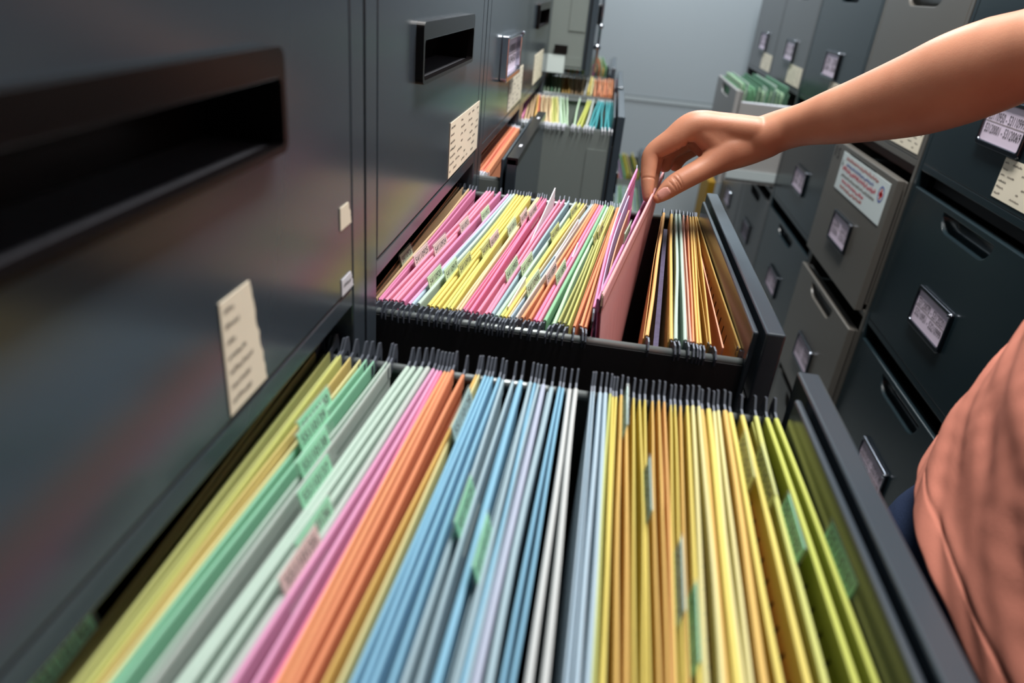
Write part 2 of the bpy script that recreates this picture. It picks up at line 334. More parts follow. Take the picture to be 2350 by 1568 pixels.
# ------------------------------------------------------------------ filing cabinets
def sticker(parent, fn, y0, y1, z0, z1, seed, torn=False, lines=6, paper=CREAM, name='paper_label', side=1):
    rnd = random.Random(seed); mb = MB()
    if torn:
        P = [(y0, z1 - .002)]
        n = 14
        R_ = [(y1 + rnd.uniform(-.0009, .0009) - (y1 - y0) * .25 * (1 - i / n), z1 + (z0 - z1) * i / n) for i in range(n + 1)]
        P = [(y0, z0), (y0, z1)] + R_
    else:
        P = [(y0, z0), (y0, z1), (y1, z1), (y1, z0)]
    mb.prism(P, 0.0002, 0.0007, paper, fn)
    dz = (z1 - z0) / (lines + 0.6)
    for i in range(lines):
        z = z1 - dz * (i + 0.9); y = min(y0, y1) + .003; ye = max(y0, y1) - .006
        f2 = fn if side > 0 else (lambda a, b, t, s=y0 + y1: fn(s - a, b, t))
        while y < ye:
            w = rnd.uniform(.006, .026)
            scribble(mb, INK if rnd.random() < .15 else FADEINK, f2, y, z, min(w, ye - y), dz * .36, 0.0009, rnd)
            y += w + rnd.uniform(.008, .045)
            if torn and y > ye - .012: break
    o = mb.build(name, parent, recalc=False)
    return o

def label_holder(parent, fn, yc, zc, w, h, texts, side, frame=None, button=True):
    mb = MB(); dp = .006 if side < 0 else .011
    frame = frame or (DARKCHROME if side < 0 else CHROME)
    mb.plate_hole(rrect(yc - w / 2, yc + w / 2, zc - h / 2, zc + h / 2, .006), rrect(yc - w / 2 + .006, yc + w / 2 - .006, zc - h / 2 + .008, zc + h / 2 - .006, .004), 0.0, dp, frame, fn)
    if button:
        mb.ball(fn(yc + side * (w / 2 - .004), zc + h / 2 - .004, dp + .001), .0036, CHROME, 8)
    mb.build('label_holder', parent, bevel=.0015)
    mb = MB()
    mb.prism([(yc - w / 2 + .004, zc - h / 2 + .006), (yc - w / 2 + .004, zc + h / 2 - .005), (yc + w / 2 - .004, zc + h / 2 - .005), (yc + w / 2 - .004, zc - h / 2 + .006)], .001, .003, LILACP, fn)
    f2 = fn if side > 0 else (lambda a, b, t, s=2 * yc: fn(s - a, b, t))
    n = len(texts)
    for i, s in enumerate(texts):
        hh = (h - .022) / max(n + .9, 2.4)
        put_text(mb, s, INK, f2, yc - w / 2 + .012, zc + h / 2 - .010 - (i + 1.15) * hh * 1.12, w - .025, hh * .78, .0034)
    if n > 1:
        z = zc + h / 2 - .010 - 1.30 * hh * 1.12
        mb.add([f2(yc - w / 2 + .008, z, .0033), f2(yc + w / 2 - .008, z, .0033), f2(yc + w / 2 - .008, z + .001, .0033), f2(yc - w / 2 + .008, z + .001, .0033)], [(0, 1, 2, 3)], FADEINK)
    mb.build('label_card', parent, recalc=False)

def drawer(cab, xf, sg, y0, y1, z0, z1, ext, m, handle=None, box=True, railm=RAILMET, boxm=None, hy=None):
    T = ext
    fn = lambda a, b, t: (xf + sg * (T + t), a, b)
    mb = MB()
    outer = [(y0, z0), (y0, z1), (y1, z1), (y1, z0)]
    yc = hy if hy is not None else (y0 + y1) / 2
    if handle == 'bezel':
        hole = [(yc - .1085, z0 + .1185), (yc - .1085, z0 + .154), (yc + .1085, z0 + .154), (yc + .1085, z0 + .1185)]
        mb.plate_hole(outer, hole, -.0145, 0, m, fn)
    elif handle == 'scoop':
        zt = z1 - .010
        hole = [(yc - .086, zt), (yc + .086, zt)] + [(yc + .086 - .030 + .030 * math.cos(a), zt - .002 - .026 * math.sin(a)) for a in [math.pi / 2 * i / 6 for i in range(1, 7)]] + [(yc - .056 - .030 * math.sin(a), zt - .002 - .026 * math.cos(a)) for a in [math.pi / 2 * i / 6 for i in range(0, 6)]]
        mb.plate_hole(outer, hole, -.0145, 0, m, fn)
    else:
        mb.prism(outer, -.0145, 0, m, fn)
    d = mb.build('drawer', cab, bevel=.0016)
    if handle == 'bezel':
        h = MB()
        h.plate_hole(rrect(yc - .112, yc + .112, z0 + .116, z0 + .164, .006), rrect(yc - .1072, yc + .1072, z0 + .1195, z0 + .1505, .003), 0, .0065, BLACKPL, fn)
        a0, a1, b0, b1 = yc - .108, yc + .108, z0 + .119, z0 + .1535
        vs = [fn(a, b, t) for t in (.001, -.034) for a, b in ((a0, b0), (a1, b0), (a1, b1), (a0, b1))]
        h.add(vs, [(1, 2, 6, 5), (2, 3, 7, 6), (3, 0, 4, 7), (4, 5, 6, 7)], BLACKPL)
        h.add(vs, [(0, 1, 5, 4)], DUSTY)
        h.build('handle', d, bevel=.0025, recalc=False)
    elif handle == 'scoop':
        h = MB(); loops = []
        cy = sum(a for a, b in hole) / len(hole); cz = sum(b for a, b in hole) / len(hole) + .006
        for k, t in ((1.0, -.0005), (.95, -.009), (.82, -.017), (.55, -.021), (.1, -.022)):
            loops.append([fn(cy + (a - cy) * (.5 + .5 * k if k > .5 else k), cz + (b - cz) * k, t) for a, b in hole])
        h.loft(loops, m, caps=False)
        h.add(loops[-1], [tuple(range(len(hole)))], m)
        h.build('handle', d, smooth=True, recalc=False)
    if ext > .004:
        i = MB()
        i.prism([(y0 + .006, z0 + .012), (y0 + .006, z1 - .003), (y1 - (.034 if sg > 0 else .006), z1 - .003), (y1 - (.034 if sg > 0 else .006), z0 + .012)], -.0228, -.0185, m, fn)
        i.prism([(y0 + .006, z0 + .012), (y0 + .006, z1 - .06), (y1 - .006, z1 - .06), (y1 - .006, z0 + .012)], -.0185, -.0145, GREYSHADE, fn)
        i.build('inner_panel', d, bevel=.0016)
    if box and ext > .004:
        bmx = boxm or m
        zr = z1 - .0347; tb = -min(.46, .40 + ext)
        b = MB()
        for ya in (y0 + .0105, y1 - .0115):
            b.prism([(ya, z0 + .014), (ya, zr - .0005), (ya + .001, zr - .0005), (ya + .001, z0 + .014)], tb, -.0225, bmx, fn)
        b.prism([(y0 + .0055, z0 + .012), (y0 + .0055, z0 + .014), (y1 - .0055, z0 + .014), (y1 - .0055, z0 + .012)], tb, -.0225, bmx, fn)
        b.prism([(y0 + .0055, z0 + .014), (y0 + .0055, zr - .02), (y1 - .0055, zr - .02), (y1 - .0055, z0 + .014)], tb, tb + .001, bmx, fn)
        # gusset plates and runner channels on both sides
        for ya, yb in ((y0 + .0085, y0 + .0105), (y1 - .0105, y1 - .0085)):
            b.prism([(ya, z0 + .10), (ya, zr - .035), (yb, zr - .035), (yb, z0 + .10)], -.066, -.026, bmx, fn)
            b.prism([(ya, z0 + .018), (ya, z0 + .040), (yb, z0 + .040), (yb, z0 + .018)], tb, -.024, bmx, fn)
        b.build('drawer_box', d)
        for ya in (y0 + .0150, y1 - .0150):
            r = MB(); r.tube([fn(ya, zr, tb), fn(ya, zr, -.0228)], .0037, railm, 12)
            r.build('hanger_rail', d, smooth=True)
    return d, fn

def cabinet(name_label, xf, sg, y0, y1, m, fronts, gap=RUST, top=1.32, divs=(), col=.027, body=None):
    cab = thing('filing_cabinet', name_label, 'filing cabinet', group=None)
    b = MB(); bmx = body or m
    e = .0006
    fn = lambda a, z, t: (xf + sg * t, a, z)
    D = -.60
    for ya, yb in ((y0 + e, y0 + .004), (y1 - .004, y1 - e)):
        b.prism([(ya, 0.005), (ya, top), (yb, top), (yb, 0.005)], D, 0, bmx, fn)
    for ya, yb in ((y0 + e, y0 + col), (y1 - col, y1 - e)):
        b.prism([(ya, 0.005), (ya, top), (yb, top), (yb, 0.005)], -.022, 0, bmx, fn)
    b.prism([(y0 + e, top - .004), (y0 + e, top), (y1 - e, top), (y1 - e, top - .004)], D, 0, bmx, fn)
    b.prism([(y0 + e, .005), (y0 + e, top), (y1 - e, top), (y1 - e, .005)], D - .003, D, bmx, fn)
    b.prism([(y0 + e, .005), (y0 + e, .03), (y1 - e, .03), (y1 - e, .005)], D, 0, bmx, fn)
    for za, zb, tt, mm_ in divs:
        b.prism([(y0 + col, za), (y0 + col, zb), (y1 - col, zb), (y1 - col, za)], -.05, tt, mm_ or bmx, fn)
    b.build('body', cab, bevel=.0015)
    return cab

P = 3.03 * U
LROWS = [(1.000, 1.293), (.690, .983), (.380, .673), (.070, .363)]
LDIVS = [(1.293, 1.32, 0, None), (.9845, .9990, -.0005, None), (.6745, .6890, -.0005, None), (.3645, .379, -.0005, None), (.03, .069, 0, None)]
# which drawers stand open, and how far (metres): {cabinet: {row: extension}}
LOPEN = {0: {1: .3235}, 1: {1: .3137}, 2: {1: .0496}, 3: {1: .2000}, 4: {0: .1100, 1: .1985, 2: .318}, 5: {1: .178, 2: .330}}
LLAB = ['grey filing cabinet nearest the camera with a torn paper label on its top drawer',
        'grey filing cabinet whose second drawer holds the pink folder being pulled out',
        'grey filing cabinet with a chrome label holder on its top drawer and orange folders below',
        'grey filing cabinet with teal folders in its open second drawer',
        'grey filing cabinet whose slightly open top drawer shows a white card on its side',
        'grey filing cabinet at the far left with a messy overfilled drawer',
        'grey filing cabinet in the left corner against the back wall']
LC = []; LDR = {}
for k in range(7):
    y0, y1 = k * P, (k + 1) * P
    cab = cabinet(LLAB[k], 0, 1, y0, y1, GREY, None, divs=LDIVS)
    LC.append(cab)
    for r, (z0, z1) in enumerate(LROWS):
        ext = LOPEN.get(k, {}).get(r, 0.0)
        h = 'bezel' if not (k == 2 and r == 0) else None
        d, fn = drawer(cab, 0, 1, y0 + .028, y1 - .028, z0, z1, ext, GREY, h, hy=y0 + (.2224 if k == 0 else .241), boxm=GREYSHADE if k < 2 else GREYLIT)  # same paint: shade coloured into the two nearest boxes, light into the others
        LDR[(k, r)] = (d, fn)
# paper labels and card holders on the left-hand drawers
d, fn = LDR[(0, 0)]
sticker(d, fn, .2665, .3050, 1.0030, 1.0620, 3, torn=True, lines=7)
sticker(d, fn, .4185, .4395, 1.0475, 1.0625, 4, torn=True, lines=0, name='paper_scrap')
sticker(d, fn, .4190, .4415, 1.0015, 1.0135, 5, torn=True, lines=1, paper=WHITEP, name='paper_scrap')
d, fn = LDR[(1, 0)]
sticker(d, fn, .7480, .9200, 1.0025, 1.0612, 6, lines=7)
d, fn = LDR[(2, 0)]
label_holder(d, fn, 1.158, 1.097, .158, .064, ['54110001', '54110450'], 1)
sticker(d, fn, 1.199, 1.376, 1.0050, 1.0640, 7, lines=7)
d, fn = LDR[(3, 0)]
sticker(d, fn, 1.575, 1.762, 1.0050, 1.0640, 8, lines=7)
for k in (0, 1, 3, 4, 5):
    d, fn = LDR[(k, 1)]
    y0 = k * P
    label_holder(d, fn, y0 + .36, .76, .13, .055, ['5411%04d' % (450 * k + 1), '5411%04d' % (450 * k + 449)], 1)
# white card taped to the side of the part open top drawer, and the locking bar on its front
d, fn = LDR[(4, 0)]
mb = MB()
ys = 4 * P + .028 + .0030
mb.box(-.001, .043, ys - .0008, ys, 1.0005, 1.0430, mat('white_card', (206, 218, 216), 0.5))
mb.build('taped_card', d)
mb = MB(); mb.box(.014, .047, ys - .003, ys, 1.046, 1.066, BLACKPL); mb.build('magnet', d)
d, fn = LDR[(4, 0)]
mb = MB()
yb = 4 * P + .10
mb.tube([fn(yb, 1.005, .010), fn(yb, 1.29, .010)], .0035, CHROME, 8)
for z in (1.065, 1.115, 1.19, 1.26):
    mb.ball(fn(yb, z, .011), .0065, CHROME, 8)
mb.box(.11, .125, yb - .012, yb + .012, 1.06, 1.072, CHROME)
mb.build('lock_bar', d, smooth=True)

# ---- right-hand row
XF = (3.66 + 1) * U
RB = [2.60, 5.70, 8.73, 11.53, 14.93, 17.95, 20.95]
RMAT = [TEAL, TEAL, TAUPE, TEAL, MIDGREY, MIDGREY]
RROWS = [(.978, 1.262), (.678, .938), (.376, .636), (.070, .334)]
def rdivs(m):
    D_ = [(1.262, 1.32, 0, m)]
    for za, zb in ((.938, .978), (.636, .678), (.334, .376)):
        D_ += [(zb - .012, zb, -.0005, m), (za, zb - .012, -.030, GREYSHADE if m is not TAUPE else RUST)]
    D_ += [(.03, .069, 0, m)]
    return D_
ROPEN = {2: {1: .020, 2: .018}, 4: {1: .176}}
RLAB = ['dark teal filing cabinet behind the person, closest to the camera on the right',
        'dark teal filing cabinet beside the salmon shirt with a two-line number card',
        'taupe filing cabinet with a printed notice and emblem on its second drawer',
        'dark teal filing cabinet between the taupe cabinet and the pale open drawer',
        'grey filing cabinet with a pale open drawer full of green files',
        'grey filing cabinet at the far right corner by the back wall']
RT = {(1, 0): ['53110950 - 53110999', '53120001 - 53120069'], (1, 1): ['53120070 - 53120201', '53210951 - 53210999']}
RC = []; RDR = {}
for k in range(6):
    y0, y1 = RB[k] * U, RB[k + 1] * U
    cab = cabinet(RLAB[k], XF, -1, y0, y1, RMAT[k], None, divs=rdivs(RMAT[k]), col=.014)
    RC.append(cab)
    for r, (z0, z1) in enumerate(RROWS):
        ext = ROPEN.get(k, {}).get(r, 0.0)
        pale = (k == 4 and r == 1)
        d, fn = drawer(cab, XF, -1, y0 + .015, y1 - .015, z0, z1 if not pale else .963, ext, PALEGREY if pale else RMAT[k], 'scoop', railm=WHITEPL if pale else RAILMET)
        RDR[(k, r)] = (d, fn)
        yc = (y0 + y1) / 2
        zc = z0 + .099
        label_holder(d, fn, yc, zc, .128 if k != 4 or r != 1 else .1, .068, RT.get((k, r), ['53%02d%04d - 53%02d%04d' % (20 + k, 60 * r + 1, 20 + k, 60 * r + 60), '53%02d%04d - 53%02d%04d' % (30 + k, 60 * r + 1, 30 + k, 60 * r + 60)]), -1)
        if r == 0 and k > 0:
            sticker(d, fn, yc - .215 if k == 1 else max(yc - .215, y0 + .02), yc - .030, z0 + .008, z0 + .063, 20 + k, lines=6, side=-1)
# notice with emblem on the taupe cabinet, and the marker numerals beside it
d, fn = RDR[(2, 1)]
ya, yb, za, zb = 8.965 * U, 10.935 * U, .8455, .9255
fm = lambda a, b, t: fn(ya + yb - a, b, t)
mb = MB()
mb.prism([(ya, za), (ya, zb), (yb, zb), (yb, za)], .0003, .001, SIGNP, fn)
rnd = random.Random(2)
W_ = yb - ya
for i, (m_, h_, a_, b_) in enumerate(((BROWNINK, .008, .10, .80), (BLUEINK, .0075, .13, .74), (REDINK, .011, .07, .80), (FADEINK, .007, .08, .82), (REDINK, .008, .13, .62), (BROWNINK, .0085, .12, .62))):
    scribble(mb, m_, fm, ya + W_ * a_, zb - .013 - i * .0118, W_ * (b_ - a_), h_, .0013, rnd)
scribble(mb, INK, fm, ya + .010, zb - .030, .006, .022, .0013, rnd)
cy, cz = ya + W_ * .90, zb - .027
n = 28
for r0, r1, m_ in ((.0125, .0155, BLUEINK),):
    vs = [fm(cy + r * math.cos(2 * math.pi * i / n), cz + r * math.sin(2 * math.pi * i / n), .0013) for r in (r0, r1) for i in range(n)]
    mb.add(vs, [(i, (i + 1) % n, n + (i + 1) % n, n + i) for i in range(n)], m_)
RED = mat('cross_red', (206, 30, 40), 0.6)
for a, b in ((.0095, .0035), (.0035, .0095)):
    mb.add([fm(cy - a, cz - b, .0014), fm(cy + a, cz - b, .0014), fm(cy + a, cz + b, .0014), fm(cy - a, cz + b, .0014)], [(0, 1, 2, 3)], RED)
mb.build('notice', d, recalc=False)
mb = MB()
f3 = lambda a, b, t: fn(2 * 11.2 * U - a, b, t)
put_text(mb, '1', INK, f3, 11.06 * U, .905, .006, .022, .0006)
put_text(mb, 'S', INK, f3, 11.18 * U, .902, .016, .024, .0006)
mb.build('marker_numeral', d, recalc=False)
# bright inside wall and white channel of the pale drawer

d, fn = LDR[(2, 1)]
mb = MB()
y0, y1 = 2 * P + .028, 3 * P - .028
mb.prism([(y0, .975), (y0, .9845), (y1, .9845), (y1, .975)], -.014, .0012, BLACKPL, fn)
for y in (y0 + .085, y1 - .075):
    mb.prism([(y - .008, .9845), (y - .008, .9849), (y + .008, .9849), (y + .008, .9845)], -.008, -.004, WHITEPL, fn)
mb.build('edge_strip', d)

d, fn = RDR[(4, 1)]
mb = MB(); y0 = RB[4] * U + .015
mb.prism([(y0 + .001, .700), (y0 + .001, .728), (y0 + .010, .728), (y0 + .010, .700)], -.42, -.024, mat('pale_channel', (176, 186, 188), .4), fn)
mb.build('runner', d)

# ------------------------------------------------------------------ hanging folders
def leaf_mesh(yn, yf, xn, xf, ztn, ztf, depth, xbn, xbf, hw, card, rnd, slots=None, ny=9, wav=1.0, hemd=.012, bulge=0.0):
    # one card leaf with a rolled hem along its top edge; n = end nearer the camera, f = far end
    mb = MB(); t = .00035
    prof = [(-.35 * hw, 0), (.35 * hw, 0), (.9 * hw, -.0008), (hw, -.0022), (hw, -hemd + .001), (t, -hemd), (t, -.04), (t, -.10), (t, -depth),
            (-t, -depth), (-t, -.10), (-t, -.04), (-t, -hemd), (-hw, -hemd + .001), (-hw, -.0022), (-.9 * hw, -.0008)]
    a1, a2 = rnd.uniform(-.0012, .0012) * wav, rnd.uniform(-.0009, .0009) * wav; ph = rnd.uniform(0, 6)
    def P(u, dz, off):
        q = min(1.0, -dz / depth)
        x = (xn + (xf - xn) * u) * (1 - q) + (xbn + (xbf - xbn) * u) * q
        x += math.sin(math.pi * u) * (a1 + bulge * (1 - q)) + math.sin(2 * math.pi * u + ph) * a2 * math.sin(math.pi * u)
        return (x + off, yn + (yf - yn) * u, ztn + (ztf - ztn) * u + dz)
    loops = []
    for i in range(ny + 1):
        loops.append([P(i / ny, dz, off) for off, dz in prof])
    mb.loft(loops, card)
    if slots:
        side, u0, u1, n, z0, z1 = slots
        for i in range(n):
            u = u0 + (u1 - u0) * i / max(1, n - 1)
            w = .0011 / (yf - yn)
            off = side * (t + .0003)
            du = .004 / (yf - yn)
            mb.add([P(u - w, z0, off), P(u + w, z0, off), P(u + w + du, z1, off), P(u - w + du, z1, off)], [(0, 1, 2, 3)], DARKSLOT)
    return mb, P

HOOK = [(-.006, -.010), (-.006, -.0016), (.004, -.0012), (.009, .0022), (.015, .0012), (.0195, -.004), (.0186, -.0105), (.0166, -.0115), (.0152, -.006), (.0150, -.0036), (.0068, -.0036), (.0050, -.010)]
HOOKB = [(-.006, -.010), (-.006, -.0012), (.006, .0006), (.0125, .0075), (.0165, .0062), (.0185, -.001), (.0180, -.0115), (.0162, -.0125), (.0152, -.006), (.0150, -.0036), (.0068, -.0036), (.0050, -.010)]
HM = {}
def hook(parent, x, y, z, dirn, m, kind=0):
    key = (dirn, m.name, kind)
    if key not in HM:
        mb = MB()
        mb.prism(HOOKB if kind else HOOK, -.0006, .0006, m, lambda a, b, t: (t, a * dirn, b))
        o = mb.build('hook', parent); HM[key] = o.data
        o.location = (x, y, z)
        return o
    o = bpy.data.objects.new('hook', HM[key]); COL.objects.link(o); o.parent = parent
    o.location = (x, y, z)
    return o

def tab(parent, leafP, yn, yf, y, w, tc, text, lean, z_up=.0130):
    u = (y - yn) / (yf - yn)
    a = math.radians(lean)
    bx, by, bz = leafP(u, -.006, .0004)
    slope = (leafP(u + .05, 0, 0)[0] - leafP(u - .05, 0, 0)[0]) / (.1 * (yf - yn))
    w = max(.038, min(w, .050))
    fn = lambda p, q, t: (bx + p * slope - q * math.sin(a) + t, by + p, bz + q * math.cos(a))
    mb = MB()
    mb.prism([(-w / 2, -.004), (-w / 2, .004 + z_up), (w / 2, .004 + z_up), (w / 2, -.004)], -.0009, .0009, CLEAR, fn)
    o = mb.build('index_tab', parent)
    mb = MB()
    mb.prism([(-w / 2 + .002, .0045), (-w / 2 + .002, .003 + z_up), (w / 2 - .002, .003 + z_up), (w / 2 - .002, .0045)], -.0003, .0003, tmat(tc), fn)
    if text:
        h = z_up * .44
        put_text(mb, text, INK, fn, -w / 2 + .005, .0078, w - .010, h, .0005)
        vs, fs = text_mesh(text)
        f4 = lambda p, q, t: fn(-p, q, t)
        put_text(mb, text, INK, f4, -w / 2 + .005, .0078, w - .010, h, -.0005)
    mb.build('tab_label', o, recalc=False)

ORD = ['', 'first', 'second', 'third', 'fourth', 'fifth', 'sixth', 'seventh', 'eighth', 'ninth', 'tenth', 'eleventh', 'twelfth', 'thirteenth', 'fourteenth', 'fifteenth', 'sixteenth', 'seventeenth', 'eighteenth']
CNT = {}
def folder_label(c, where, side='cabinet', tabtext=None):
    nm = FOLDC[c][1]
    CNT[(nm, where)] = CNT.get((nm, where), 0) + 1
    if tabtext:
        return '%s hanging folder with number tab %s in the %s' % (nm, tabtext, where)
    return '%s hanging folder, %s such one from the %s in the %s' % (nm, ORD[CNT[(nm, where)]], side, where)

def fill(leaves, yn, yf, ztn, ztf, depth, where, group, side='cabinet', tabs=(), hookm=DARKSTEEL, near_kind=0, far_kind=0, slots={}, seed=1, legible=(), hooks=True, hwmax=.0016, lean=8, shift=None, top_jitter=0.0):
    rnd = random.Random(seed)
    n = len(leaves); i = 0
    T = {}
    for t_ in tabs: T.setdefault(t_[0], t_)
    while i < n:
        xf, xn, c = leaves[i]
        pair = i + 1 < n and leaves[i + 1][2] == c and abs(leaves[i + 1][1] - xn) < 22
        idx = [i, i + 1] if pair else [i]
        tt = [T[k][4] for k in idx if k in T and T[k][4] in legible]
        f = thing('hanging_folder', folder_label(c, where, side, tt[0] if tt else None), 'folder', group=group)
        if pair:
            xbn = (xn + leaves[i + 1][1]) / 2000; xbf = (xf + leaves[i + 1][0]) / 2000
        else:
            xbn, xbf = xn / 1000, xf / 1000
        gap = 9
        if i > 0: gap = min(gap, xn - leaves[i - 1][1], xf - leaves[i - 1][0])
        k2 = idx[-1] + 1
        if k2 < n: gap = min(gap, leaves[k2][1] - leaves[idx[-1]][1], leaves[k2][0] - leaves[idx[-1]][0])
        if pair: gap = min(gap, leaves[i + 1][1] - xn, leaves[i + 1][0] - xf)
        js = rnd.uniform(-top_jitter, top_jitter)
        for q, k in enumerate(idx):
            lf, ln, _ = leaves[k]
            hw = min(hwmax, gap / 2000 * .9)
            dj = rnd.uniform(-.0012, .0012) + js
            mb, Pf = leaf_mesh(yn, yf, ln / 1000, lf / 1000, ztn + dj, ztf + dj, depth, xbn + (q - .5) * .0014 * pair, xbf + (q - .5) * .0014 * pair, hw, fmat(c), rnd, slots.get(k))
            mb.build('leaf', f, smooth=False)
            if not pair and hooks:
                pass
            if hooks:
                hk = hook(f, ln / 1000, yn, ztn + dj, -1, hookm, near_kind)
                hk.rotation_euler.z = math.radians((-13 if ln < 155 else 5) + rnd.uniform(-4, 4))
                hook(f, lf / 1000, yf, ztf + dj, 1, hookm, far_kind)
            if k in T:
                tab(f, Pf, yn, yf, T[k][1] / 1000, T[k][2] / 1000, T[k][3], T[k][4], lean if ln < 155 else -lean * .5)
        if not pair:
            # the second leaf hangs close behind the first
            dx = min(.0022, gap / 1000 * .45)
            mb, Pf = leaf_mesh(yn + .002, yf - .002, xn / 1000 - dx, xf / 1000 - dx, ztn - .004, ztf - .004, depth, xbn - .001, xbf - .001, .0004, fmat(c), rnd)
            mb.build('leaf', f, smooth=False)
        i += len(idx)

SL = {}
for k in (57, 58, 61, 63, 64, 66, 67, 68, 69, 70, 71):
    SL[k] = (-1, .16, .97, 20, -.016, -.027)
fill(LEAVES_A, .38 * U, 2.690 * U, 1.2 - 1.565 * U, 1.2 - 1.560 * U, .225, 'nearest drawer', 'hanging folders in the nearest open drawer', tabs=TABS_A, far_kind=1, slots=SL, seed=11,
     legible=('55110140', '55110139', '55110138', '55110137', '55110136', '55110125', '55110122'), lean=15)
fill(LEAVES_B, 3.385 * U, 5.725 * U, 1.2 - 1.580 * U, 1.2 - 1.567 * U, .225, 'second drawer', 'hanging folders in the drawer under the hand', tabs=TABS_B, far_kind=0, seed=12,
     legible=('54110926', '54110920', '54110919', '54110903', '54110900', '54110898', '54110924', '54110902'), lean=14)
SLB = {1: (-1, .05, .5, 8, -.012, -.022), 9: (-1, .04, .60, 12, -.014, -.025)}
fill(LEAVES_B_RIGHT, 3.385 * U, 5.725 * U, 1.2 - 1.580 * U, 1.2 - 1.567 * U, .225, 'second drawer', 'hanging folders between the pulled folder and the drawer front', side='pulled folder', slots=SLB, far_kind=0, seed=13)
fill(LEAVES_D, 9.41 * U, 11.69 * U, 1.2 - 1.580 * U, 1.2 - 1.567 * U, .225, 'far teal drawer', 'hanging folders in the far drawer with teal files', hookm=WHITEPL, seed=14)
fill(LEAVES_E, 12.44 * U, 14.72 * U, 1.2 - 1.575 * U, 1.2 - 1.562 * U, .225, 'drawer below white card', 'hanging folders in the far drawer under the white card', seed=15, hooks=False, top_jitter=.006)
# orange folders in the barely open drawer
LEAVES_C = []
x = -46.0
rnd = random.Random(5)
for c in ['tea', 'tea', 'ror', 'ror', 'dor', 'dor', 'ror', 'ror', 'dor', 'dor', 'ror', 'ror', 'dor', 'dor', 'ror', 'ror', 'dor', 'dor']:
    LEAVES_C.append((x, x, c)); x += 3.0
LEAVES_C = [(a, b, c) for a, b, c in LEAVES_C if a < 14]
fill(LEAVES_C, 6.46 * U, 8.74 * U, 1.2 - 1.585 * U, 1.2 - 1.575 * U, .225, 'barely open drawer', 'orange folders in the barely open drawer', hookm=WHITEPL, seed=16)

def loose_row(spec, yn, yf, z, depth, where, group, x0, step, seed, lean=0.0, jit=.004, pile=0.0):
    rnd = random.Random(seed); L = []; x = x0
    for c in spec:
        L.append((x + rnd.uniform(-1, 1) + lean, x + rnd.uniform(-1, 1), c)); x += step * rnd.uniform(.8, 1.25)
    fill(L, yn, yf, z, z, depth, where, group, hooks=False, seed=seed, top_jitter=jit, hwmax=.0009)
# lower, further drawers on the left
loose_row(['lgn', 'lgn', 'sag', 'pbl', 'lgn', 'grn', 'sag', 'pbl', 'lgn', 'sag', 'crg', 'lgn', 'gbl', 'lgn'], 12.44 * U, 14.72 * U, 1.2 - 3.56 * U, .22, 'low green drawer', 'files in the low drawer with green files', 215, 5.6, 21)
loose_row(['pbl', 'pnk', 'yll', 'olg', 'org', 'lil', 'lil', 'grn', 'yll', 'olg', 'tan', 'dgn', 'yll'], 15.48 * U, 17.75 * U, 1.2 - 3.50 * U, .22, 'low far drawer', 'mixed files in the low far drawer', 205, 8.0, 22, lean=-14, jit=.018)
loose_row(['org', 'grn', 'gld', 'lgn', 'dor', 'blu', 'olg', 'grn', 'org', 'sag', 'mag', 'dgn', 'dor', 'lgn', 'gld', 'grn'], 15.48 * U, 17.75 * U, 1.2 - 1.40 * U, .24, 'overfilled end drawer', 'files in the overfilled drawer at the end', 30, 7.6, 23, lean=-18, jit=.012)
# green files in the pale drawer on the right
rnd = random.Random(31); LG = []
x = 559.0
while x < 712:
    LG.append((x + rnd.uniform(-2, 2), x, rnd.choice(['grn', 'lgn', 'dgn', 'dgn', 'grn', 'sag']))); x += 5.2
fill(LG, 15.30 * U, 17.55 * U, .972, .972, .22, 'pale drawer', 'green files in the pale drawer on the right', side='drawer front', hooks=False, seed=32, top_jitter=.013, hwmax=.001)

# ---- the folder being lifted out: two leaves, papers between them
f = thing('hanging_folder', 'large salmon pink hanging folder pinched and pulled up by the hand', 'folder')
rnd = random.Random(41)
y0, y1 = .527, .886
mbR, PR = leaf_mesh(y0, y1, .1752, .2393, .9836, 1.0104, .262, .196, .222, .0013, fmat('big'), rnd, wav=.3, ny=16)
mbR.build('leaf', f)
PURP = mat('card_lilac_pink_leaf', (206, 134, 178), .7, var=.04)
mbL, PL = leaf_mesh(y0, y1, .1722, .2262, .9800, .9846, .25, .194, .220, .0012, PURP, rnd, wav=.3, ny=16, bulge=-.0008)
mbL.build('leaf', f)
hook(f, .2393, y1, 1.0104, 1, DARKSTEEL, 0); hook(f, .2262, y1, .9846, 1, DARKSTEEL, 0)
hook(f, .1752, y0 + .006, .9836, -1, mat('torn_kraft_edge', (96, 74, 58), 0.9), 0)
tab(f, PL, y0, y1, .690, .05, 'gw', '54110893', 3)
f = thing('hanging_folder', 'lilac pink hanging folder left of the lifted one, half raised and stuffed with papers', 'folder')
mbX, PX = leaf_mesh(y0, y1, .1702, .2064, .9725, 1.0079, .25, .186, .212, .0012, mat('card_pale_magenta', (236, 140, 184), .7, var=.04), rnd, wav=.2, ny=16, bulge=-.0050)
mbX.build('leaf', f)
mbY, PY = leaf_mesh(y0, y1, .1712, .2074, .945, .960, .22, .188, .214, .0008, mat('card_pale_magenta', (236, 140, 184)), rnd, wav=.2, ny=16, bulge=-.0045)
mbY.build('leaf', f)
hook(f, .2064, y1, 1.0079, 1, DARKSTEEL, 0); hook(f, .1702, y0, .9725, -1, DARKSTEEL, 0)

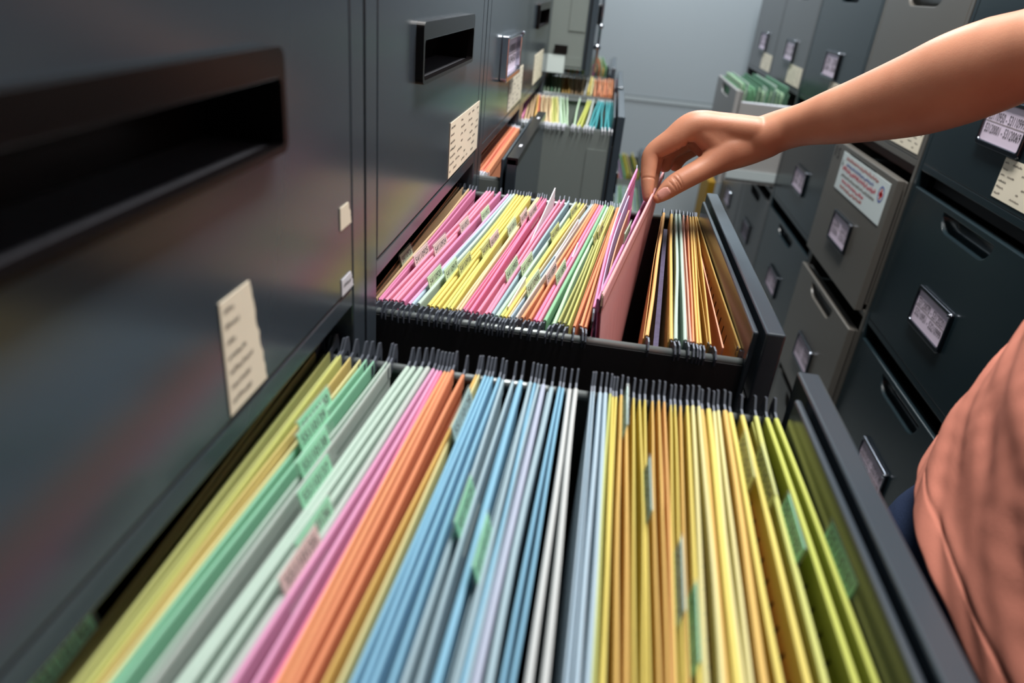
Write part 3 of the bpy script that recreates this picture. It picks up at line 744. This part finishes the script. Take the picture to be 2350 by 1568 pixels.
def sheet(label, yn, yf, xn, xf, zn, zf, depth, m, curl=0.0, seed=1, corner=0.0, th=.0006, name='paper_sheet', cat='paper', group=None):
    rnd = random.Random(seed); mb = MB(); loops = []
    ny = 10
    for i in range(ny + 1):
        u = i / ny
        x = xn + (xf - xn) * u + curl * math.sin(math.pi * u)
        z = zn + (zf - zn) * u - corner * u * u
        y = yn + (yf - yn) * u
        loops.append([(x + o_, y, z + d_) for o_, d_ in ((-th, 0), (th, 0), (th, -.03), (th, -depth), (-th, -depth), (-th, -.03))])
    mb.loft(loops, m)
    o = mb.build(name, None)
    tag(o, label, cat, group)
    return o
LILPAPER = mat('lilac_paper', (216, 200, 234), .75, thin=.35)
PEACH = mat('peach_paper', (240, 176, 146), .75, thin=.3)
sheet('white sheet standing highest among the papers left of the lifted folder', .548, .790, .1732, .1948, .966, 1.0062, .20, mat('violet_white_paper', (232, 224, 244), .75, thin=.4), -.0046, 1)
sheet('lilac sheet between the white sheet and the number tab of the lifted folder', .55, .79, .1742, .1972, .962, .998, .20, LILPAPER, -.0036, 2)
sheet('peach sheet lowest among the papers left of the lifted folder', .60, .775, .1800, .1990, .955, .986, .20, PEACH, -.0022, 3)
sheet('crumpled white sheet below the near edge of the lifted pink folder', .520, .60, .1700, .1772, .945, .955, .19, mat('grey_white_paper', (206, 206, 220), .8), .002, 4)
def between(L, k, u0, u1, yn, yf, zn, zf, label, m, **kw):
    g = lambda u: ((L[k][1] + (L[k][0] - L[k][1]) * u) + (L[k + 1][1] + (L[k + 1][0] - L[k + 1][1]) * u)) / 2000
    ya = yn + (yf - yn) * u0; yb = yn + (yf - yn) * u1
    return sheet(label, ya, yb, g(u0), g(u1), zn, zf, .19, m, **kw)
YN, YF = 3.385 * U, 5.725 * U
between(LEAVES_B, 24, .35, .93, YN, YF, .938, .978, 'white paper corner rising between pink folders in the drawer under the hand', WHITEP)
between(LEAVES_B, 32, .42, .74, YN, YF, .957, .963, 'white paper strip rising above the pale blue folder', WHITEP)
between(LEAVES_B, 36, .44, .52, YN, YF, .956, .962, 'tiny white paper scrap rising between hot pink folders', WHITEP)
between(LEAVES_B, 29, .04, .20, YN, YF, .957, .962, 'cream paper slip rising near the rail beside a lime yellow folder', mat('cream_slip', (236, 230, 206), .8))
DK = mat('dark_document_edges', (70, 62, 90), .8, var=.6, vscale=260)
KR = mat('kraft_document', (214, 164, 110), .8, var=.15, vscale=120)
between(LEAVES_B_RIGHT, 0, .06, .92, YN, YF, .935, .945, 'dark bundle of documents in the first amber folder beyond the pulled folder', DK, th=.0022)
between(LEAVES_B_RIGHT, 1, .06, .92, YN, YF, .940, .945, 'grey document in the golden folder beyond the pulled folder', DK, th=.0008)
between(LEAVES_B_RIGHT, 8, .02, .8, YN, YF, .950, .945, 'salmon document edge between the last two golden folders', PEACH, th=.0006)
AN, AF = .38 * U, 2.69 * U
for j, (k, m_, lb) in enumerate(((46, DK, 'dark document between off white folders in the nearest drawer'), (48, DK, 'dark document between pale blue folders in the nearest drawer'),
        (44, KR, 'kraft document between sky blue folders in the nearest drawer'), (54, KR, 'kraft document between the first golden yellow folders in the nearest drawer'),
        (68, KR, 'kraft document inside the last yellow folder of the nearest drawer'), (67, PEACH, 'peach document before the last yellow folder of the nearest drawer'))):
    between(LEAVES_A, k, .08, .80, AN, AF, .938, .940, lb, m_, th=.0009, seed=j)

# yellow box at the end of the aisle
mb = MB()
YEL = mat('yellow_board', (168, 126, 14), .6, var=.05)
mb.box(.668, .702, 3.26, 3.50, .0, .475, YEL)
b_ = mb.build('file_box', None, bevel=.003)
tag(b_, 'narrow yellow file box standing on the floor at the end of the aisle', 'file box')
mb = MB(); mb.box(.673, .697, 3.2585, 3.26, .30, .40, CREAM); mb.build('spine_label', b_)

# ------------------------------------------------------------------ the person
def node_skin(name, col):
    m = mat(name, col, 0.46, spec=0.35, sss=0.12, bump=0.10, bscale=700)
    nt = m.node_tree; b = nt.nodes['Principled BSDF']
    tc = nt.nodes.new('ShaderNodeTexCoord'); n = nt.nodes.new('ShaderNodeTexNoise')
    n.inputs['Scale'].default_value = 28; n.inputs['Detail'].default_value = 5
    r = nt.nodes.new('ShaderNodeValToRGB')
    r.color_ramp.elements[0].position = .3; r.color_ramp.elements[1].position = .75
    r.color_ramp.elements[0].color = rgb((col[0] - 8, col[1] - 12, col[2] - 12)); r.color_ramp.elements[1].color = rgb((col[0] + 5, col[1] + 4, col[2] + 2))
    nt.links.new(tc.outputs['Object'], n.inputs['Vector']); nt.links.new(n.outputs['Fac'], r.inputs['Fac'])
    nt.links.new(r.outputs['Color'], b.inputs['Base Color'])
    return m
SKIN = node_skin('skin', (198, 140, 112))
NAIL = mat('nail', (222, 160, 146), 0.25, spec=0.5, sss=0.1)

def capsule(mb, a, b, ra, rb, n=28, sq=None):
    # a tapered capsule; sq squashes the cross-section along a direction
    a = Vector(a); b = Vector(b); d = (b - a); L = d.length; t = d / L
    p = t.orthogonal().normalized(); q = t.cross(p)
    loops = []
    def ring(c, r):
        out = []
        for k in range(n):
            v = (p * math.cos(2 * math.pi * k / n) + q * math.sin(2 * math.pi * k / n)) * r
            if sq:
                ax = Vector(sq[0]).normalized(); v = v + ax * v.dot(ax) * (sq[1] - 1)
            out.append(c + v)
        return out
    for i in range(1, 6):
        an = math.pi / 2 * i / 5
        loops.append(ring(a - t * ra * math.cos(an), ra * math.sin(an)))
    for i in range(1, 6):
        an = math.pi / 2 * i / 5
        loops.append(ring(b + t * rb * math.sin(an), rb * math.cos(an) + 1e-5))
    mb.loft(loops, SKIN)
def spline(pts, n=7):
    # points carrying radii, resampled along a Catmull-Rom curve
    P_ = [Vector((*p[:3], p[3])) if len(p) == 4 else Vector(p) for p in pts]
    out = []
    for i in range(len(P_) - 1):
        a, b, c, d = P_[max(i - 1, 0)], P_[i], P_[i + 1], P_[min(i + 2, len(P_) - 1)]
        for k in range(n):
            t = k / n
            out.append(.5 * ((2 * b) + (c - a) * t + (2 * a - 5 * b + 4 * c - d) * t * t + (3 * b - a - 3 * c + d) * t ** 3))
    out.append(P_[-1])
    return out
def chain(mb, pts, sq=None, n=36):
    S_ = spline(pts)
    C_ = [Vector(p[:3]) for p in S_]; R_ = [p[3] for p in S_]
    t0 = (C_[1] - C_[0]).normalized(); t1 = (C_[-1] - C_[-2]).normalized()
    cs = []; rs = []
    for i in range(1, 6):
        an = math.pi / 2 * i / 6; cs.append(C_[0] - t0 * R_[0] * math.cos(an)); rs.append(R_[0] * math.sin(an))
    cs += C_; rs += R_
    for i in range(1, 6):
        an = math.pi / 2 * i / 6; cs.append(C_[-1] + t1 * R_[-1] * math.sin(an)); rs.append(R_[-1] * math.cos(an))
    loops = []; ref = None
    for i, p in enumerate(cs):
        t = (cs[min(i + 1, len(cs) - 1)] - cs[max(i - 1, 0)]).normalized()
        if ref is None: ref = t.orthogonal().normalized()
        a = (ref - t * ref.dot(t)).normalized(); ref = a; b = t.cross(a)
        L = []
        kk = sq[1] if sq else 1
        if sq and len(sq) > 2: kk = sq[1] + (sq[2] - sq[1]) * i / (len(cs) - 1)
        for k in range(n):
            v = (a * math.cos(2 * math.pi * k / n) + b * math.sin(2 * math.pi * k / n)) * rs[i]
            if sq: v = v + sq[0] * v.dot(sq[0]) * (kk - 1)
            L.append(p + v)
        loops.append(L)
    mb.loft(loops, SKIN)
def remesh(o, voxel, smooth=6, fac=.5):
    md = o.modifiers.new('remesh', 'REMESH'); md.mode = 'VOXEL'; md.voxel_size = voxel; md.use_smooth_shade = True
    sm = o.modifiers.new('smooth', 'SMOOTH'); sm.iterations = smooth; sm.factor = fac
    dg = bpy.context.evaluated_depsgraph_get(); dg.update()
    me = bpy.data.meshes.new_from_object(o.evaluated_get(dg))
    o.modifiers.clear(); old = o.data; o.data = me; bpy.data.meshes.remove(old)
    for p in me.polygons: p.use_smooth = True
    return o

person = thing('person', 'person in a salmon T-shirt and dark jeans reaching across to lift the pink folder', 'person')
ff = Vector(fwd)
# right arm and hand, fine
mb = MB()
chain(mb, HAND_INDEX)
MID = [(x - .004, y - .003, z, r) for x, y, z, r in HAND_MIDDLE]
chain(mb, MID[:-1])
RNG = [(x, y - .004, z + (.004 if i > 4 else 0), r) for i, (x, y, z, r) in enumerate(HAND_RING[:-3])]
chain(mb, RNG)
LIT = [(x, y - .006, z + (.004 if i > 4 else 0), r) for i, (x, y, z, r) in enumerate(HAND_LITTLE[:-3])]
chain(mb, LIT)
chain(mb, HAND_THUMB)
# palm: webs between the finger roots, and the heel of the hand
for A_, B_ in ((HAND_INDEX, MID), (MID, RNG), (RNG, LIT)):
    for i in (0, 1, 2):
        a, b = A_[i], B_[i]
        capsule(mb, a[:3], b[:3], a[3] * .97, b[3] * .97)
# the fleshy web between thumb and index finger, and the palm behind it
for i in range(7):
    t_ = i / 6
    pa = Vector(HAND_INDEX[0][:3]).lerp(Vector(HAND_INDEX[1][:3]), t_ * 2) if t_ < .5 else Vector(HAND_INDEX[1][:3]).lerp(Vector(HAND_INDEX[2][:3]), (t_ - .5) * 1.7)
    pb = Vector(HAND_THUMB[0][:3]).lerp(Vector(HAND_THUMB[1][:3]), t_ * 2) if t_ < .5 else Vector(HAND_THUMB[1][:3]).lerp(Vector(HAND_THUMB[2][:3]), (t_ - .5) * 2)
    capsule(mb, pa, pb, .0138, .0180)
    capsule(mb, pa.lerp(pb, .2) + ff * .03, pb + ff * .018, .013, .016)
w0 = Vector(ARM[0][:3]); w1 = Vector(ARM[1][:3])
for i in (0,):
    for Hh in (HAND_INDEX, MID, RNG, LIT):
        capsule(mb, Hh[0][:3], w1 + ff * .012, .0135, .017)
# wrist and forearm: oval at the wrist (deeper along the view), rounder at the elbow
arm = list(ARM)
offs = [.011, .010, .008, .006, .004, .003, .002, .002, .002, .002]
chain(mb, [tuple(Vector(p[:3]) + ff * o_) + (p[3],) for p, o_ in zip(arm, offs)], sq=(ff, 1.32, 1.02), n=48)
EL = Vector(arm[-1][:3]); SH = Vector((.575, .515, 1.375))
mid = (EL + SH) / 2 + Vector((-.008, 0, -.006))
chain(mb, [arm[-3], arm[-2], tuple(EL + Vector((.004, -.004, .004))) + (.0345,), tuple(mid) + (.040,), tuple(SH) + (.047,)], n=40)
body = mb.build('body', person, recalc=False)
remesh(body, .0011, 28, .5)
# skin relief: knuckle creases, tendons, nail
me = body.data
me.materials.clear(); me.materials.append(SKIN); me.materials.append(NAIL)
def crease(c, axis, r, depth, width, side=None):
    c = Vector(c); ax = Vector(axis).normalized()
    for v in me.vertices:
        d = v.co - c
        if d.length > r: continue
        if side is not None and d.dot(side) < 0: continue
        s = d.dot(ax)
        k = math.exp(-(s / width) ** 2) * max(0, 1 - d.length / r)
        v.co -= v.normal * depth * k * 1.7
up = Vector((0, 0, 1)); vw = -ff
I = [Vector(p[:3]) for p in HAND_INDEX]; T_ = [Vector(p[:3]) for p in HAND_THUMB]
tdir = (T_[6] - T_[4]).normalized()
for s_, dp_, tl in ((-.0040, .0005, .25), (-.0008, .0009, -.1), (.0018, .0007, .2), (.0058, .0005, -.3)):
    crease(T_[5] + tdir * s_ + vw * .008, tdir + up * tl * .6, .0125, dp_, .0007, vw)
crease(I[4] - Vector((-.006, 0, .004)), (I[5] - I[3]), .013, .0016, .0012)
crease(I[6], (I[7] - I[5]), .012, .0010, .0010)
for s_ in (-.003, .002, .006):
    crease(I[3] + (I[2] - I[3]) * .55 - up * .012 + (I[3] - I[2]).normalized() * s_ * 1.5, (I[3] - I[2]), .013, .0013, .0010)
crease(I[2] - up * .022 + Vector((.004, 0, 0)), Vector((.6, 0, .8)), .022, .0022, .0018)
# thumb nail
nc = Vector((.2338, .7788, 1.0052)); best = min(me.vertices, key=lambda v: (v.co - (T_[7] + (T_[6] - T_[7]) * .55 + vw * .0085 + up * -.0015)).length)
nn = best.normal.copy(); nc = best.co.copy()
na = (tdir - nn * tdir.dot(nn)).normalized(); nb = nn.cross(na)
for p in me.polygons:
    d = Vector(p.center) - nc
    a, b = d.dot(na) / .0072, d.dot(nb) / .0055
    if abs(d.dot(nn)) < .006 and (abs(a) ** 3 + abs(b) ** 3) < 1 and p.normal.dot(nn) > .35:
        p.material_index = 1
for v in me.vertices:
    d = v.co - nc
    a, b = d.dot(na) / .0072, d.dot(nb) / .0055
    e = abs(a) ** 3 + abs(b) ** 3
    if abs(d.dot(nn)) < .006 and e < 1.9 and v.normal.dot(nn) > .3:
        v.co += nn * (.0004 if e < .85 else -.0005 * max(0, 1.9 - e))
# the rest of the figure: trunk, neck, head, left arm (joined into the same body mesh)
mb = MB()
capsule(mb, (.575, .515, 1.375), (.585, .145, 1.375), .05, .05)
capsule(mb, (.60, .40, 1.26), (.60, .26, 1.26), .105, .105)
capsule(mb, (.575, .33, 1.22), (.575, .33, .95), .105, .11, sq=((0, 1, 0), 1.35))
capsule(mb, (.57, .335, 1.37), (.55, .345, 1.47), .056, .052)
mb.ball((.535, .355, 1.575), .098, SKIN, 16, (1.0, .80, 1.16))
capsule(mb, (.50, .358, 1.505), (.475, .36, 1.50), .045, .030)
capsule(mb, (.443, .362, 1.565), (.433, .363, 1.548), .009, .014)          # nose
for s in (-1, 1):
    mb.ball((.448, .362 + s * .031, 1.588), .0125, SKIN, 10)
    mb.ball((.54, .357 + s * .083, 1.565), .022, SKIN, 10, (.9, .35, 1.4))
capsule(mb, (.444, .346, 1.518), (.444, .379, 1.518), .0075, .0075)        # lips
capsule(mb, (.452, .338, 1.603), (.452, .387, 1.603), .012, .012)          # brow
capsule(mb, (.585, .145, 1.375), (.60, .085, 1.13), .046, .037)
capsule(mb, (.60, .085, 1.13), (.575, .09, .91), .036, .023)
capsule(mb, (.573, .092, .885), (.565, .095, .845), .026, .022, sq=((0, 1, 0), .6))
for i in range(4):
    capsule(mb, (.55 + .014 * i, .093, .835), (.545 + .014 * i, .10, .78 - .006 * (1.5 - abs(i - 1.5))), .0085, .0068)
capsule(mb, (.548, .10, .87), (.522, .112, .825), .011, .0085)
rest = mb.build('body_rest', None, recalc=False)
remesh(rest, .006, 5, .5)
bm = bmesh.new(); bm.from_mesh(me); bm.from_mesh(rest.data); bm.to_mesh(me); bm.free()
bpy.data.objects.remove(rest)
for p in me.polygons: p.use_smooth = True

# hair, eyes
mb = MB()
HAIR = mat('black_hair', (24, 20, 20), .5, bump=.4, bscale=400)
loops = []
for i in range(9):
    a = math.pi / 2 * i / 8 + .0001
    z = 1.585 + .125 * math.sin(a) - (0 if i else .0)
    loops.append([(.548 + .108 * math.cos(a) * math.cos(t) * (1 if math.cos(t) > -.2 else .93), .356 + .090 * math.cos(a) * math.sin(t), z - (.075 * math.cos(a) if math.cos(t) > .1 else 0) + (.028 * math.cos(a) if math.cos(t) < -.5 else 0)) for t in [2 * math.pi * k / 24 for k in range(24)]])
mb.loft(loops, HAIR)
mb.build('hair', person, smooth=True)
for s in (-1, 1):
    mb = MB(); mb.ball((.4415, .362 + s * .031, 1.587), .0085, mat('eye_dark', (30, 22, 20), .15), 10, (.7, 1.1, .6)); mb.build('eye', person, smooth=True)

# T-shirt
SHIRT = mat('salmon_jersey', (224, 142, 121), .85, bump=.25, bscale=1400, var=.03, vscale=500, spec=.2)
from mathutils import noise
def fold(y, z, a):
    # long soft drapes running round the body and slightly downwards
    s = a * .18
    v = (z - .9) + .62 * (s - .56); u = s - .62 * (z - .9)
    f = .0080 * noise.noise((u * 2.6, v * 15.0, 3.1)) + .0075 * noise.noise((u * 3.6, v * 36.0, 7.7)) + .0030 * noise.noise((u * 16, v * 90.0, 1.2))
    for sc_, se_, am_ in ((2.2, 24.0, .0045), (3.6, 44.0, .0030)):
        f -= am_ * max(0, 1 - abs(noise.noise((u * sc_, v * se_, 9.4))) / .16)
    return f * min(1, max(0, (1.34 - z) / .2)) * min(1, .45 + (z - .902) / .08)
mb = MB(); loops = []
NA = 160
SEC = [  # z, cx, cy, half depth (x), half width (y)
 (.902, .5545, .306, .166, .236), (.95, .5555, .315, .159, .224), (1.00, .559, .321, .152, .210), (1.05, .5635, .325, .146, .199), (1.10, .569, .327, .141, .191),
 (1.16, .576, .329, .137, .187), (1.22, .580, .330, .133, .191), (1.28, .582, .330, .126, .205), (1.33, .582, .331, .112, .208), (1.37, .580, .332, .092, .196), (1.405, .576, .335, .080, .150), (1.425, .572, .338, .070, .085)]
def sec(z):
    for p, q in zip(SEC, SEC[1:]):
        if p[0] <= z <= q[0]:
            t = (z - p[0]) / (q[0] - p[0])
            return [p[i] + (q[i] - p[i]) * t for i in range(5)]
    return SEC[-1]
zs = [.902, .906, .910, .914, .9165, .918, .9195, .922, .925, .93] + [.93 + .008 * i for i in range(1, 62)]
zs = [z for z in zs if z <= 1.425]
for z in zs:
    _, cx, cy, a_, b_ = sec(z)
    L = []
    for k in range(NA):
        t = 2 * math.pi * k / NA
        c, s = math.cos(t), math.sin(t)
        e = 2 / 2.3
        x = math.copysign(abs(c) ** e, c); y = math.copysign(abs(s) ** e, s)
        g = fold(0, z, t) * (1 if z > .925 else .8)
        seam = -.0010 if abs(z - .9195) < .0012 else 0
        hz = .006 * y - .006 * max(0, -x) * (1 - y)
        w = max(0, 1 - (z - .902) / .25)
        L.append((cx + x * (a_ + g + seam), cy + y * (b_ + g + seam), z + hz * w))
    loops.append(L)
mb.loft(loops, SHIRT, caps=False)
# sleeves
for pts in ([(.580, .46, 1.365, .070), (.577, .53, 1.345, .066), (.570, .575, 1.310, .060), (.561, .607, 1.278, .058)], [(.583, .20, 1.365, .068), (.588, .13, 1.34, .064), (.594, .105, 1.28, .058), (.598, .095, 1.23, .056)]):
    mb.tube([p[:3] for p in pts], [p[3] for p in pts], SHIRT, 28)
sh = mb.build('t_shirt', person, smooth=True)
so = sh.modifiers.new('thickness', 'SOLIDIFY'); so.thickness = .0016; so.offset = -1
sb = sh.modifiers.new('smooth', 'SUBSURF'); sb.levels = 1; sb.render_levels = 1

# jeans and shoes
DEN = mat('dark_denim', (36, 48, 74), .85, var=.35, vscale=900, bump=.5, bscale=1200, spec=.15)
mb = MB()
capsule(mb, (.555, .39, .86), (.555, .255, .86), .112, .112)
for xx, yy in ((.503, .428), (.555, .225)):
    capsule(mb, (xx, yy, .828), (xx - .005, yy + .005, .47), .102, .076)
    capsule(mb, (xx - .005, yy + .005, .47), (xx + .02, yy + .005, .09), .074, .060)
je = mb.build('jeans', person, recalc=False)
remesh(je, .008, 4, .5)
je.data.materials.clear(); je.data.materials.append(DEN)
SHOE = mat('dark_shoe', (40, 40, 44), .6)
for yy, kx in ((.433, -.055), (.23, .0)):
    mb = MB()
    capsule(mb, (.59 + kx, yy, .045), (.46 + kx, yy + .01, .036), .042, .034, sq=((0, 0, 1), .9))
    mb.box(.42 + kx, .635 + kx, yy - .042, yy + .046, .0, .014, SHOE)
    s_ = mb.build('shoe', person, recalc=False)
    remesh(s_, .006, 4, .5)
    s_.data.materials.clear(); s_.data.materials.append(SHOE)
